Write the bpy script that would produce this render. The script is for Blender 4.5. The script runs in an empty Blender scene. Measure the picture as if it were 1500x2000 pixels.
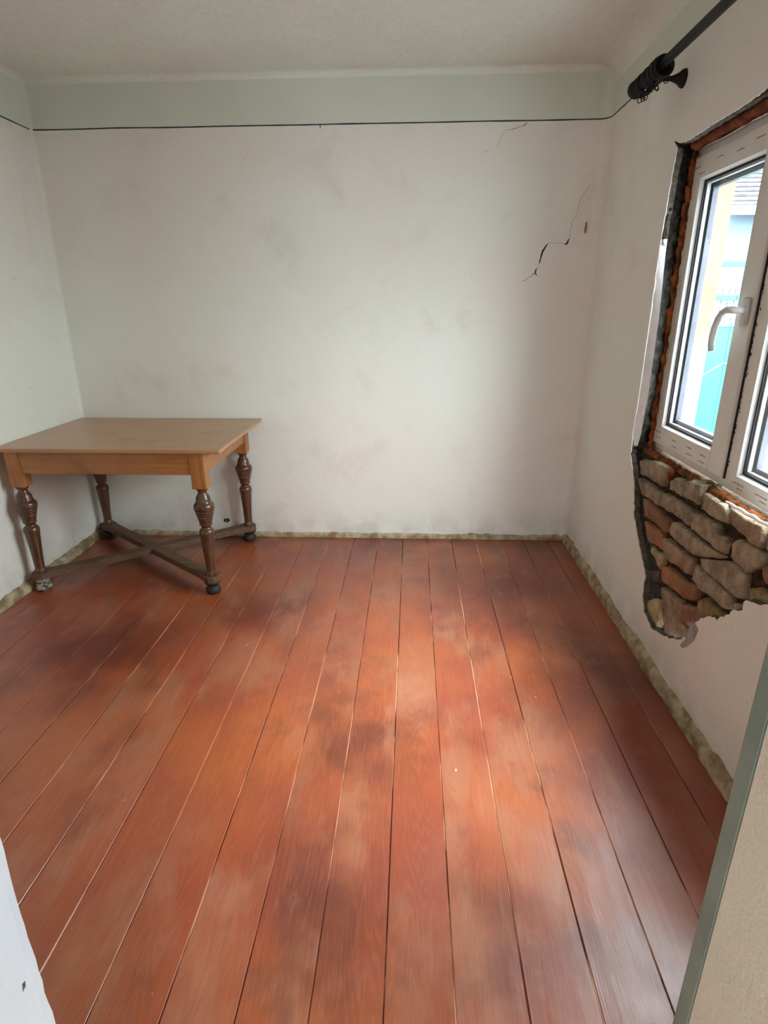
import bpy, bmesh, math, random
from mathutils import Vector, Matrix, noise
from mathutils.geometry import tessellate_polygon
random.seed(7)
scene = bpy.context.scene
COL = scene.collection

# ------------------------------------------------------------------ camera
W = 3.189            # room width (x), back wall at y = 0, left wall at x = 0
HS = 2.431           # height of the painted line
HC = 2.675           # ceiling
YF = -3.15           # wall with the doorway the photo is taken through
cam_d = bpy.data.cameras.new('camera')
cam = bpy.data.objects.new('camera', cam_d); COL.objects.link(cam)
yaw, pitch, roll = -0.0480, 0.3421, -0.0050
fw = Vector((math.sin(yaw)*math.cos(pitch), math.cos(yaw)*math.cos(pitch), -math.sin(pitch)))
rt = Vector((math.cos(yaw), -math.sin(yaw), 0)); up = rt.cross(fw)
r2 = rt*math.cos(roll)+up*math.sin(roll); u2 = -rt*math.sin(roll)+up*math.cos(roll)
m = Matrix((r2, u2, -fw)).transposed().to_4x4(); m.translation = Vector((2.1459, -3.6892, 1.5))
cam.matrix_world = m
cam_d.sensor_fit = 'VERTICAL'; cam_d.sensor_height = 36; cam_d.sensor_width = 27
cam_d.lens = 36*1136.3/2000; cam_d.clip_start = 0.02; cam_d.clip_end = 200
scene.camera = cam

# ------------------------------------------------------------------ world, lights, exposure
SKY = 17.0
world = bpy.data.worlds.new('overcast_sky'); scene.world = world; world.use_nodes = True
wn = world.node_tree; wn.nodes.clear()
tc = wn.nodes.new('ShaderNodeTexCoord'); sx = wn.nodes.new('ShaderNodeSeparateXYZ')
mr = wn.nodes.new('ShaderNodeMapRange'); bg = wn.nodes.new('ShaderNodeBackground'); wo = wn.nodes.new('ShaderNodeOutputWorld')
wn.links.new(tc.outputs['Generated'], sx.inputs[0]); wn.links.new(sx.outputs['Z'], mr.inputs['Value'])
mr.inputs['From Min'].default_value = 0; mr.inputs['From Max'].default_value = 1
mr.inputs['To Min'].default_value = SKY*0.45; mr.inputs['To Max'].default_value = SKY*1.5   # overcast: zenith brighter than horizon
bg.inputs['Color'].default_value = (0.90, 0.96, 1.0, 1)
wn.links.new(mr.outputs[0], bg.inputs['Strength']); wn.links.new(bg.outputs[0], wo.inputs[0])
def portal(name, loc, rot, sx_, sy_):
    l = bpy.data.lights.new(name, 'AREA'); l.shape = 'RECTANGLE'; l.size = sx_; l.size_y = sy_
    l.cycles.is_portal = True
    o = bpy.data.objects.new(name, l); COL.objects.link(o); o.location = loc; o.rotation_euler = rot
    o['kind'] = 'helper'
portal('window_portal', (3.50, -1.60, 1.47), (0, math.radians(90), 0), 1.2, 1.45)       # faces -x, into the room
portal('hall_fill_portal', (2.0, -6.06, 1.45), (math.radians(90), 0, 0), 1.0, 1.1)            # faces +y, at the hall window added for fill light
sun_d = bpy.data.lights.new('hazy_sun', 'SUN'); sun_d.energy = 5.5; sun_d.angle = math.radians(30); sun_d.color = (1.0, .95, .86)   # sun behind thin cloud
sun = bpy.data.objects.new('hazy_sun', sun_d); COL.objects.link(sun)
sun.rotation_euler = Vector((1.0, .12, math.tan(math.radians(52)))).to_track_quat('Z', 'Y').to_euler()
scene.view_settings.view_transform = 'Standard'; scene.view_settings.look = 'None'
scene.view_settings.gamma = 1.0; scene.view_settings.use_curve_mapping = False
scene.view_settings.exposure = 1.13
cy = scene.cycles
cy.max_bounces = 8; cy.diffuse_bounces = 6; cy.glossy_bounces = 3; cy.use_adaptive_sampling = True; cy.adaptive_threshold = 0.03; cy.transparent_max_bounces = 16
cy.caustics_reflective = False; cy.caustics_refractive = False
cy.sample_clamp_indirect = 8

# ------------------------------------------------------------------ node helpers
class NT:
    def __init__(s, name):
        s.m = bpy.data.materials.new(name); s.m.use_nodes = True
        s.t = s.m.node_tree; s.t.nodes.clear()
        s.out = s.n('ShaderNodeOutputMaterial')
        g = s.n('ShaderNodeNewGeometry'); s.pos = g.outputs['Position']; s.normal = g.outputs['Normal']
    def n(s, t, **kw):
        x = s.t.nodes.new(t)
        for k, v in kw.items(): setattr(x, k, v)
        return x
    def set(s, sock, v):
        if hasattr(v, 'is_output'): s.t.links.new(v, sock)
        elif isinstance(v, (tuple, list)) and len(v) == 3 and sock.type == 'RGBA': sock.default_value = (*v, 1)
        else: sock.default_value = v
    def math(s, op, a, b=0.0, c=0.0, clamp=False):
        x = s.n('ShaderNodeMath', operation=op, use_clamp=clamp)
        s.set(x.inputs[0], a); s.set(x.inputs[1], b); s.set(x.inputs[2], c); return x.outputs[0]
    def xyz(s, v=None):
        x = s.n('ShaderNodeSeparateXYZ'); s.set(x.inputs[0], v or s.pos); return x.outputs
    def vmul(s, k, v=None, add=(0, 0, 0)):
        x = s.n('ShaderNodeVectorMath', operation='MULTIPLY_ADD'); s.set(x.inputs[0], v or s.pos)
        x.inputs[1].default_value = k; s.set(x.inputs[2], add); return x.outputs[0]
    def noise(s, scale, detail=4, rough=0.55, v=None, dist=0.0):
        x = s.n('ShaderNodeTexNoise'); s.set(x.inputs['Vector'], v or s.pos)
        x.inputs['Scale'].default_value = scale; x.inputs['Detail'].default_value = detail
        x.inputs['Roughness'].default_value = rough; x.inputs['Distortion'].default_value = dist
        return x.outputs[0]
    def ramp(s, f, a, b, lo=0.0, hi=1.0):
        x = s.n('ShaderNodeMapRange', clamp=True); x.interpolation_type = 'SMOOTHSTEP'
        s.set(x.inputs['Value'], f); x.inputs['From Min'].default_value = a; x.inputs['From Max'].default_value = b
        x.inputs['To Min'].default_value = lo; x.inputs['To Max'].default_value = hi; return x.outputs[0]
    def mix(s, f, a, b, mode='MIX'):
        x = s.n('ShaderNodeMix', data_type='RGBA', blend_type=mode)
        s.set(x.inputs[0], f); s.set(x.inputs[6], a); s.set(x.inputs[7], b); return x.outputs[2]
    def bump(s, h, dist=0.01, strength=1.0, nrm=None):
        x = s.n('ShaderNodeBump'); s.set(x.inputs['Height'], h); x.inputs['Distance'].default_value = dist
        x.inputs['Strength'].default_value = strength
        if nrm: s.set(x.inputs['Normal'], nrm)
        return x.outputs[0]
    def done(s, color, rough=0.8, spec=0.5, bump=None, coat=0.0, metal=0.0, coat_rough=0.2):
        b = s.n('ShaderNodeBsdfPrincipled')
        s.set(b.inputs['Base Color'], color); s.set(b.inputs['Roughness'], rough)
        s.set(b.inputs['Specular IOR Level'], spec); s.set(b.inputs['Metallic'], metal)
        s.set(b.inputs['Coat Weight'], coat); b.inputs['Coat Roughness'].default_value = coat_rough
        if bump: s.set(b.inputs['Normal'], bump)
        s.t.links.new(b.outputs[0], s.out.inputs[0]); return s.m
def srgb(r, g, b):
    f = lambda c: (c/255/12.92) if c/255 <= 0.04045 else ((c/255+0.055)/1.055)**2.4
    return (f(r), f(g), f(b))
def speckled(name, c1, c2, scale=30, rough=0.8, bumpd=0.002, spec=0.3, bscale=None, lo=.35, hi=.65):
    t = NT(name); f = t.ramp(t.noise(scale, 6, .6), lo, hi)
    b = t.bump(t.noise(bscale or scale*2, 6, .65), bumpd) if bumpd else None
    return t.done(t.mix(f, c1, c2), rough, spec, b)

# --- wall paint: chalky pink-white below the painted line, pale green-white above it
def wall_mat():
    t = NT('limewash_wall'); z = t.xyz()[2]
    base = t.mix(t.ramp(t.noise(1.1, 4, .5), .35, .65), srgb(234, 238, 230), srgb(236, 233, 227))
    base = t.mix(t.ramp(t.noise(2.6, 4, .6, dist=.6), .55, .80, 0, .34), base, srgb(214, 190, 184))      # pink blotches
    base = t.mix(t.ramp(t.noise(1.7, 5, .65, v=t.vmul((1, 1, .7), add=(9, 4, 2))), .56, .8, 0, .32), base, srgb(190, 180, 168))  # grey-brown stains
    fine = t.noise(90, 3, .6)
    base = t.mix(t.ramp(fine, .35, .7, 0, .10), base, srgb(188, 180, 172))
    specks = t.ramp(t.noise(38, 2, .5, v=t.vmul((1, 1, 1), add=(3, 1, 7))), .74, .78, 0, .5)
    base = t.mix(specks, base, srgb(160, 140, 130))
    low = t.math('MULTIPLY', t.ramp(z, .28, .0), t.ramp(t.noise(7, 5, .6), .3, .7))
    base = t.mix(t.math('MULTIPLY', low, .5), base, srgb(180, 170, 160))                                # patchy, darker towards the floor
    green = t.mix(t.ramp(t.noise(1.6, 4, .5), .35, .65), srgb(214, 221, 209), srgb(220, 225, 214))
    f = t.ramp(z, HS-.004, HS+.004)
    h = t.math('ADD', t.math('MULTIPLY', t.noise(2.2, 2, .5), 2.5), t.math('ADD', t.math('MULTIPLY', t.noise(14, 2, .55), .16), t.math('MULTIPLY', t.noise(110, 2, .6), .12)))
    return t.done(t.mix(f, base, green), .9, .15, t.bump(h, .006))
def ceil_mat():
    t = NT('ceiling_limewash')
    c = t.mix(t.ramp(t.noise(1.3, 5, .55), .35, .65), srgb(232, 240, 230), srgb(230, 232, 224))
    c = t.mix(t.ramp(t.noise(60, 3, .6), .4, .75, 0, .15), c, srgb(170, 165, 155))
    h = t.math('ADD', t.math('MULTIPLY', t.noise(2, 3, .5), 5.0), t.math('MULTIPLY', t.noise(120, 3, .6), .15))
    return t.done(c, .95, .1, t.bump(h, .006))
# --- painted floorboards
def floor_mat():
    t = NT('red_oxide_floor_paint')
    oi = t.n('ShaderNodeObjectInfo'); rnd = oi.outputs['Random']
    off = t.n('ShaderNodeCombineXYZ'); t.set(off.inputs[0], t.math('MULTIPLY', rnd, 37.0)); t.set(off.inputs[1], t.math('MULTIPLY', rnd, 91.0))
    v = t.vmul((1, 1, 1), add=off.outputs[0])
    # growth rings: bands across the board, stretched along it
    vs = t.vmul((9.0, .55, 1.0), v=v)
    ring = t.noise(1.6, 2, .5, v=vs, dist=.4)
    lines = t.math('SINE', t.math('MULTIPLY', ring, 150.0))
    fib = t.noise(1.0, 4, .7, v=t.vmul((260, 9, 1), v=v))
    grain = t.math('ADD', t.math('MULTIPLY', lines, .42), t.math('MULTIPLY', fib, .8))
    c = t.mix(rnd, srgb(146, 68, 42), srgb(130, 57, 39))
    c = t.mix(t.ramp(t.noise(1.3, 4, .55), .40, .66), c, srgb(162, 82, 40))                         # more orange
    c = t.mix(t.ramp(t.noise(2.2, 5, .6, v=t.vmul((1.6, .8, 1), v=v)), .46, .70, 0, .8), c, srgb(160, 106, 78))    # rubbed pale
    c = t.mix(t.ramp(t.noise(1.5, 5, .6, v=t.vmul((1.2, .8, 1), add=(5, 11, 3))), .48, .68, 0, .75), c, srgb(88, 38, 28))    # darker paint left
    c = t.mix(t.ramp(t.noise(5.5, 5, .65, v=t.vmul((1.3, .7, 1), v=v, add=(2, 7, 3))), .56, .72, 0, .55), c, srgb(158, 104, 82))
    c = t.mix(t.ramp(t.noise(4.2, 5, .65, v=t.vmul((1.0, .8, 1), add=(12, 1, 3))), .58, .74, 0, .6), c, srgb(104, 58, 40))
    c = t.mix(t.ramp(grain, .35, 1.1, 0, .22), c, srgb(104, 50, 32))
    c = t.mix(t.ramp(grain, -.1, .25, .14, 0), c, srgb(180, 120, 86))
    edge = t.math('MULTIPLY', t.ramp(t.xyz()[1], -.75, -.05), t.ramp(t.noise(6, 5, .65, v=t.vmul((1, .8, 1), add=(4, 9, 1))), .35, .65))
    c = t.mix(t.math('MULTIPLY', edge, .6), c, srgb(84, 48, 38))                                    # patchy shade at the far end, painted into the colour
    knots = t.ramp(t.noise(9, 1, .3, v=t.vmul((1.2, .9, 1), v=v)), .80, .86, 0, .8)
    c = t.mix(knots, c, srgb(70, 32, 24))
    chips = t.ramp(t.noise(40, 1, .3, v=t.vmul((1, .6, 1), add=(1, 3, 5))), .83, .85, 0, .8)
    c = t.mix(chips, c, srgb(225, 175, 140))
    rough = t.ramp(t.noise(3.0, 5, .6, v=v), .3, .7, .30, .42)
    h = t.math('ADD', t.math('MULTIPLY', t.noise(1.0, 2, .6, v=t.vmul((200, 7, 1), v=v)), .4), t.math('MULTIPLY', t.noise(6, 1, .5, v=t.vmul((3, .6, 1), v=v)), 2.5))
    return t.done(c, rough, .9, t.bump(h, .0005))
def gap_mat():
    t = NT('seam_filler'); f = t.noise(1.0, 4, .6, v=t.vmul((8, 2.2, 1)))
    return t.done(t.mix(t.ramp(f, .45, .62), srgb(58, 26, 18), srgb(226, 172, 138)), .9, .2)
def wood_mat(name, ca, cb, cc, axis, rough=.4, coat=.2, scale=1.0):
    t = NT(name); k = [70*scale, 70*scale, 70*scale]; k[axis] = 3.0*scale
    oi = t.n('ShaderNodeObjectInfo'); off = t.n('ShaderNodeCombineXYZ')
    for i in range(3): t.set(off.inputs[i], t.math('MULTIPLY', oi.outputs['Random'], 53.0+i*7))
    g = t.noise(1.0, 5, .65, v=t.vmul(tuple(k), add=off.outputs[0]), dist=.5)
    c = t.mix(t.ramp(g, .3, .7), ca, cb)
    c = t.mix(t.ramp(t.noise(5, 5, .6), .5, .75, 0, .7), c, cc)
    return t.done(c, rough, .5, t.bump(g, .0006), coat)
M = {}
M['wall'] = wall_mat(); M['ceil'] = ceil_mat(); M['floor'] = floor_mat(); M['gap'] = gap_mat()
M['cream_wall'] = speckled('cream_paint', srgb(214, 208, 190), srgb(206, 200, 182), 4, .8, .0015, bscale=150)
M['green_edge'] = speckled('grey_green_paint', srgb(112, 130, 122), srgb(128, 142, 132), 9, .5, .001, .4)
M['blue_white'] = speckled('cool_white_paint', srgb(226, 238, 246), srgb(216, 228, 238), 5, .6, .001)
M['line'] = speckled('dark_teal_paint', srgb(46, 68, 68), srgb(66, 88, 86), 20, .9, 0)
M['crack'] = speckled('crack_dark', srgb(70, 58, 52), srgb(52, 42, 38), 60, 1, 0)
M['crackpale'] = speckled('crack_pale', srgb(176, 160, 152), srgb(160, 142, 134), 60, 1, 0)
M['pinkbrick'] = speckled('bare_plaster_pink', srgb(192, 128, 112), srgb(170, 110, 96), 60, 1, 0)
M['render'] = speckled('grey_render', srgb(122, 116, 106), srgb(84, 80, 74), 40, .95, .004, .1)
M['mortar'] = speckled('dark_mortar', srgb(80, 68, 56), srgb(50, 42, 36), 45, 1, .006, .1)
M['base'] = speckled('dirty_cement_fillet', srgb(186, 172, 142), srgb(132, 112, 84), 14, .9, .004, .2)
M['render_dark'] = speckled('sooty_grey_mortar', srgb(70, 66, 60), srgb(38, 36, 34), 34, .95, .006, .1)
M['foam'] = speckled('orange_foam', srgb(160, 92, 46), srgb(84, 50, 32), 22, .85, .004, .2, bscale=60)
M['foam_dark'] = speckled('brown_foam', srgb(140, 80, 50), srgb(92, 52, 38), 18, .85, .004, .2, bscale=60)
M['whiteplaster'] = speckled('white_plaster_and_lit_edge', srgb(244, 248, 252), srgb(234, 238, 242), 20, .9, .001)  # bluish white; on the reveal edge it paints in the window light
M['patch_grey'] = speckled('grey_filler', srgb(170, 168, 160), srgb(150, 148, 142), 20, .9, .001)
for k, a, b, c in (('g', (186, 172, 148), (136, 122, 104), (0, 0, 0)), ('p', (184, 160, 134), (134, 114, 96), 0), ('r', (160, 116, 96), (128, 106, 90), 0),
                   ('o', (188, 130, 96), (140, 112, 90), 0), ('y', (170, 152, 114), (122, 104, 76), 0), ('c', (206, 188, 148), (150, 132, 100), 0), ('m', (118, 108, 96), (78, 70, 62), 0)):
    t = NT('old_brick_'+{'g': 'grey', 'p': 'pink', 'r': 'red', 'o': 'orange', 'y': 'yellow', 'c': 'cream', 'm': 'mortar'}[k])
    f = t.ramp(t.noise(16, 7, .68), .32, .68)
    c_ = t.mix(f, srgb(*a), srgb(*b)); c_ = t.mix(t.ramp(t.noise(70, 4, .6), .58, .72, 0, .55), c_, srgb(84, 68, 56))
    h = t.math('ADD', t.noise(28, 6, .65), t.math('MULTIPLY', t.noise(120, 4, .6), .35))
    M['brick_'+k] = t.done(c_, .95, .1, t.bump(h, .014))
def pvc():
    t = NT('white_pvc_with_film')
    c = t.mix(t.ramp(t.noise(9, 5, .6), .45, .75, 0, .35), srgb(226, 226, 220), srgb(206, 198, 184))
    return t.done(c, .35, .5)
M['pvc'] = pvc()
M['pvc_white'] = speckled('white_pvc', srgb(236, 240, 242), srgb(228, 232, 236), 10, .3, 0, .5)
M['pvc_shade'] = speckled('white_pvc_painted_shade', srgb(78, 82, 92), srgb(70, 74, 84), 10, .4, 0)  # white lip outside the panes, its shade painted as grey
M['gasket'] = speckled('black_rubber', srgb(36, 38, 42), srgb(26, 28, 30), 30, .6, 0)
M['spacer'] = speckled('pale_spacer', srgb(232, 238, 242), srgb(222, 228, 236), 30, .4, 0)
M['print'] = speckled('film_print_ink', srgb(168, 158, 142), srgb(140, 130, 116), 200, .8, 0)
M['mould'] = speckled('black_dirt', srgb(60, 52, 44), srgb(40, 36, 32), 80, 1, 0)
M['handle'] = speckled('grey_white_handle', srgb(214, 216, 216), srgb(206, 208, 210), 20, .35, 0, .5)
def glass():
    t = NT('window_glass'); fr = t.n('ShaderNodeFresnel'); g_ = t.n('ShaderNodeNewGeometry')
    t.set(fr.inputs['IOR'], t.ramp(g_.outputs['Backfacing'], 0, 1, 1.45, 1/1.45))     # same reflectance from either face
    a = t.n('ShaderNodeBsdfTransparent'); a.inputs['Color'].default_value = (.95, .98, .98, 1)
    b = t.n('ShaderNodeBsdfGlossy'); b.inputs['Roughness'].default_value = .02
    x = t.n('ShaderNodeMixShader'); t.set(x.inputs[0], fr.outputs[0])
    t.t.links.new(a.outputs[0], x.inputs[1]); t.t.links.new(b.outputs[0], x.inputs[2]); t.t.links.new(x.outputs[0], t.out.inputs[0]); return t.m
M['glass'] = glass()
M['black'] = speckled('black_wood', srgb(24, 22, 21), srgb(16, 15, 15), 30, .55, .0005, .3)
OA, OB, OC = srgb(170, 112, 52), srgb(146, 90, 40), srgb(126, 76, 34)
M['oak_x'] = wood_mat('honey_oak_x', OA, OB, OC, 0, .35, .25); M['oak_y'] = wood_mat('honey_oak_y', OA, OB, OC, 1, .38, .2)
M['oak_top'] = wood_mat('worn_oak_top', srgb(184, 138, 92), srgb(166, 118, 74), srgb(152, 106, 66), 0, .32, .3)
M['oak_z'] = wood_mat('honey_oak_z', srgb(176, 116, 58), OB, OC, 2, .38, .2)
M['leg'] = wood_mat('brown_varnished_leg', srgb(104, 64, 34), srgb(62, 40, 25), srgb(42, 30, 23), 2, .32, .3)
M['stretch'] = wood_mat('dusty_dark_wood', srgb(112, 86, 60), srgb(82, 62, 46), srgb(120, 80, 48), 0, .6, 0)
M['foot'] = speckled('worn_black_foot', srgb(56, 48, 42), srgb(40, 36, 34), 30, .55, .001)
M['foot_worn'] = speckled('scuffed_grey_foot', srgb(178, 176, 164), srgb(74, 66, 58), 45, .7, .002, .3, lo=.42, hi=.58)
M['ext'] = speckled('cream_exterior_paint', srgb(112, 107, 86), srgb(98, 93, 74), 3, .85, .0004)
M['concrete'] = speckled('yard_concrete', srgb(112, 116, 120), srgb(96, 100, 104), 3, .9, .002)
M['teal'] = speckled('turquoise_gate_paint', srgb(28, 122, 108), srgb(24, 112, 100), 3, .5, 0, .4)
M['teal_pale'] = speckled('pale_turquoise_paint', srgb(78, 128, 120), srgb(70, 120, 112), 6, .5, 0, .4)
M['iron'] = speckled('grey_iron', srgb(52, 66, 70), srgb(46, 58, 62), 10, .6, 0)
M['housewall'] = speckled('pale_blue_house_render', srgb(84, 100, 112), srgb(76, 92, 104), 2, .9, .001)
M['rooftile'] = speckled('weathered_roof_tile', srgb(66, 66, 72), srgb(52, 50, 54), 6, .9, .001)
M['carton'] = speckled('white_carton', srgb(140, 144, 144), srgb(130, 134, 136), 8, .8, 0)
M['crate'] = speckled('bare_wood_crate', srgb(112, 84, 58), srgb(92, 66, 44), 12, .8, .001)
M['hall'] = speckled('hall_limewash', srgb(222, 216, 204), srgb(214, 208, 196), 3, .9, .001)

# ------------------------------------------------------------------ mesh helpers
def obj(name, bm, mat, parent=None, smooth=False, loc=None):
    me = bpy.data.meshes.new(name)
    bmesh.ops.recalc_face_normals(bm, faces=bm.faces); bm.to_mesh(me); bm.free()
    for mm in (mat if isinstance(mat, (list, tuple)) else [mat]): me.materials.append(mm)
    if smooth:
        for f in me.polygons: f.use_smooth = True
    return link(name, me, parent, loc)
def link(name, me, parent=None, loc=None):
    o = bpy.data.objects.new(name, me); COL.objects.link(o)
    if loc: o.location = loc
    if parent is not None:
        o.parent = parent; o.matrix_parent_inverse = Matrix.Translation(-parent.location)
    return o
def thing(name, loc, label=None, cat=None, group=None, kind=None):
    o = bpy.data.objects.new(name, None); COL.objects.link(o); o.location = loc; o.empty_display_size = .1
    return tag(o, label, cat, group, kind)
def tag(o, label=None, cat=None, group=None, kind=None):
    if label: o['label'] = label
    if cat: o['category'] = cat
    if group: o['group'] = group
    if kind: o['kind'] = kind
    return o
def box(bm, x0, x1, y0, y1, z0, z1, bev=0, seg=2):
    r = bmesh.ops.create_cube(bm, size=1, matrix=Matrix.Translation(((x0+x1)/2, (y0+y1)/2, (z0+z1)/2)) @ Matrix.Diagonal((abs(x1-x0), abs(y1-y0), abs(z1-z0), 1)))
    if bev:
        es = list({e for v in r['verts'] for e in v.link_edges})
        bmesh.ops.bevel(bm, geom=es, offset=bev, segments=seg, affect='EDGES', profile=.5)
    return bm
def nb(): return bmesh.new()
def lathe(bm, prof, cx=0, cy=0, seg=24, axis='z'):
    rings = []
    for z, r in prof:
        ring = []
        for i in range(seg):
            a = 2*math.pi*i/seg; c, s = math.cos(a)*r, math.sin(a)*r
            p = (cx+c, cy+s, z) if axis == 'z' else ((z, cx+c, cy+s) if axis == 'x' else (cx+c, z, cy+s))
            ring.append(bm.verts.new(p))
        rings.append(ring)
    for a, b in zip(rings, rings[1:]):
        for i in range(seg): bm.faces.new((a[i], a[(i+1) % seg], b[(i+1) % seg], b[i]))
    bm.faces.new(rings[0]); bm.faces.new(rings[-1]); return bm
def tube(bm, pts, r, seg=10, closed=False):
    pts = [Vector(p) for p in pts]; n = len(pts); rings = []
    rr = r if isinstance(r, (list, tuple)) else [r]*n
    ref = None
    for i, p in enumerate(pts):
        a = pts[(i-1) % n] if (closed or i > 0) else p; b = pts[(i+1) % n] if (closed or i < n-1) else p
        t = (b-a).normalized()
        if ref is None: ref = Vector((0, 0, 1)) if abs(t.z) < .9 else Vector((1, 0, 0))
        s = t.cross(ref).normalized(); u = s.cross(t).normalized(); ref = u
        rings.append([bm.verts.new(p+(s*math.cos(q)+u*math.sin(q))*rr[i]) for q in (2*math.pi*k/seg for k in range(seg))])
    prs = list(zip(rings, rings[1:])) + ([(rings[-1], rings[0])] if closed else [])
    for a, b in prs:
        for k in range(seg): bm.faces.new((a[k], a[(k+1) % seg], b[(k+1) % seg], b[k]))
    if not closed: bm.faces.new(rings[0]); bm.faces.new(rings[-1])
    return bm
def grid(bm, fn, nu, nv):
    vs = [[bm.verts.new(fn(i/nu, j/nv)) for j in range(nv+1)] for i in range(nu+1)]
    for i in range(nu):
        for j in range(nv): bm.faces.new((vs[i][j], vs[i+1][j], vs[i+1][j+1], vs[i][j+1]))
    return bm
def nz(x, y, z, s=1.0): return noise.noise(Vector((x*s, y*s, z*s)))
def prism(bm, poly, fn0, fn1):
    """close a 2-D polygon into a solid; fn0/fn1 map (a, b) to the front and back point"""
    f = [bm.verts.new(fn0(a, b)) for a, b in poly]; k = [bm.verts.new(fn1(a, b)) for a, b in poly]
    bm.faces.new(f); bm.faces.new(k[::-1])
    n = len(poly)
    for i in range(n): bm.faces.new((f[i], k[i], k[(i+1) % n], f[(i+1) % n]))
    return bm

# ------------------------------------------------------------------ floor
bm = nb(); box(bm, -.02, W+.02, YF-.30, .02, -.06, -.0022)
floor = tag(obj('floor', bm, M['gap']), 'reddish orange painted wooden floorboards running towards the back wall', 'floor', kind='structure')
seams = [W-.002, 3.066, 2.905, 2.75, 2.588, 2.425, 2.26, 2.098, 1.931, 1.767, 1.60, 1.437, 1.275, 1.117, .95, .785, .62, .455, .29, .125, .002]
for i, (xr, xl) in enumerate(zip(seams, seams[1:])):
    a, b = xl+.0009+random.uniform(0, .0008), xr-.0009-random.uniform(0, .0008)
    dz = random.uniform(-.0006, .0006)
    bm = nb()
    n = 26; y0, y1 = YF-.28, -.003
    prof = [(0, -.02), (0, -.0016), (.0014, 0), (1, 0), (2, -.0016), (2, -.02)]
    rows = []
    for j in range(n+1):
        y = y0+(y1-y0)*j/n
        wl = .0007*nz(xl*9, y*2.3, 1); wr = .0007*nz(xr*9, y*2.3, 5)
        A, B = a+wl, b+wr
        rows.append([bm.verts.new((x, y, z+dz)) for x, z in ((A, -.02), (A, -.0018), (A+.0016, 0), (B-.0016, 0), (B, -.0018), (B, -.02))])
    for r0, r1 in zip(rows, rows[1:]):
        for k in range(5): bm.faces.new((r0[k], r0[k+1], r1[k+1], r1[k]))
    bm.faces.new(rows[0]); bm.faces.new(rows[-1])
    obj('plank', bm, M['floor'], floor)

# ------------------------------------------------------------------ walls
CR = .055   # rounded plaster corner on the right of the back wall
bm = nb()
box(bm, -.15, W+.02, 0, .2, -.06, HC+.08)
def fil(u, v):
    a = math.pi/2*u
    return (W-CR+CR*math.sin(a), -CR+CR*math.cos(a), v*HC)
grid(bm, fil, 8, 1)
def fil2(u, v):
    a = math.pi/2*u
    return (.02-.02*math.sin(a), -.02+.02*math.cos(a), v*HC)
grid(bm, fil2, 5, 1)
wall_back = tag(obj('wall_back', bm, M['wall']), 'cracked pinkish white plaster wall facing the doorway, pale green above the dark line', 'wall', kind='structure')
bm = nb(); box(bm, -.2, 0, YF-.15, .0, -.06, HC+.08)
wall_left = tag(obj('wall_left', bm, M['wall']), 'pinkish white plaster wall the table is pushed against on its left', 'wall', kind='structure')

# right wall: plaster layer with the ragged hole round the window
RY = -.945; RR = -2.30; ZT = 2.10; ZB = .84
outline = [(-.931, 2.118), (-1.0, 2.092), (-1.065, 2.085), (-1.246, 2.09), (-1.426, 2.091), (-1.597, 2.098), (-1.9, 2.10), (-2.31, 2.105), (-2.34, 1.6), (-2.33, 1.1), (-2.345, .9), (-2.30, .78),
           (-2.2, .70), (-2.134, .674), (-2.103, .649), (-2.064, .644), (-2.021, .622), (-2.026, .588), (-2.0, .578), (-1.938, .529), (-1.902, .486), (-1.853, .473), (-1.794, .426),
           (-1.754, .371), (-1.734, .31), (-1.682, .271), (-1.568, .218), (-1.441, .178), (-1.348, .207), (-1.302, .266), (-1.303, .362), (-1.244, .416), (-1.185, .466), (-1.081, .565), (-1.023, .716),
           (-.935, .824), (-.938, .87), (-.925, .92), (-.940, 1.117), (-.942, 1.446), (-.938, 1.714), (-.950, 1.895), (-.971, 2.083)]
dense = []
for (a, b), (c, d) in zip(outline, outline[1:]+outline[:1]):
    L = math.hypot(c-a, d-b); n = max(1, int(L/.014))
    for k in range(n):
        t_ = k/n; y, z = a+(c-a)*t_, b+(d-b)*t_
        amp = .009 if z < .85 else .005
        jag = nz(y*70, z*70, 3)*amp+nz(y*20, z*20, 8)*amp*.8
        dense.append((y+jag, z+nz(y*66, z*66, 13)*amp))
PT = .026
outer = [(.0, -.05), (.0, HC+.05), (YF-.15, HC+.05), (YF-.15, -.05)]
tri = tessellate_polygon([[Vector((a, b, 0)) for a, b in outer], [Vector((a, b, 0)) for a, b in dense]])
allp = outer+dense
bm = nb(); fr = [bm.verts.new((W, a, b)) for a, b in allp]
for t_ in tri: bm.faces.new([fr[i] for i in t_])
no = len(outer); nd = len(dense); rim_f = fr[no:]
rim_m = [bm.verts.new((W+.004, a, b)) for a, b in dense]
rim_b = []
cy0 = sum(a for a, b in dense)/nd; cz0 = sum(b for a, b in dense)/nd
for a, b in dense:   # the render behind the skim breaks away unevenly
    k = .007*(nz(a*40, b*40, 21))+.004
    v = Vector((cy0-a, cz0-b)).normalized()
    rim_b.append(bm.verts.new((W+PT, a+v.x*k, b+v.y*k)))
for i in range(nd):
    j = (i+1) % nd
    bm.faces.new((rim_f[i], rim_m[i], rim_m[j], rim_f[j])); f = bm.faces.new((rim_m[i], rim_b[i], rim_b[j], rim_m[j])); f.material_index = 1
wall_right = tag(obj('wall_right', bm, [M['wall'], M['render']]), 'pinkish white window wall with plaster knocked off below the window', 'wall', kind='structure')
XO = 3.462    # outer face of the wall
bm = nb()
for (y0, y1, z0, z1) in ((0, RY+.005, -.05, HC+.2), (RR-.005, YF-.6, -.05, HC+.2), (RY+.005, RR-.005, -.05, ZB), (RY+.005, RR-.005, ZT, HC+.2)):
    box(bm, W+.052, 3.36, y0, y1, z0, z1)
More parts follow.
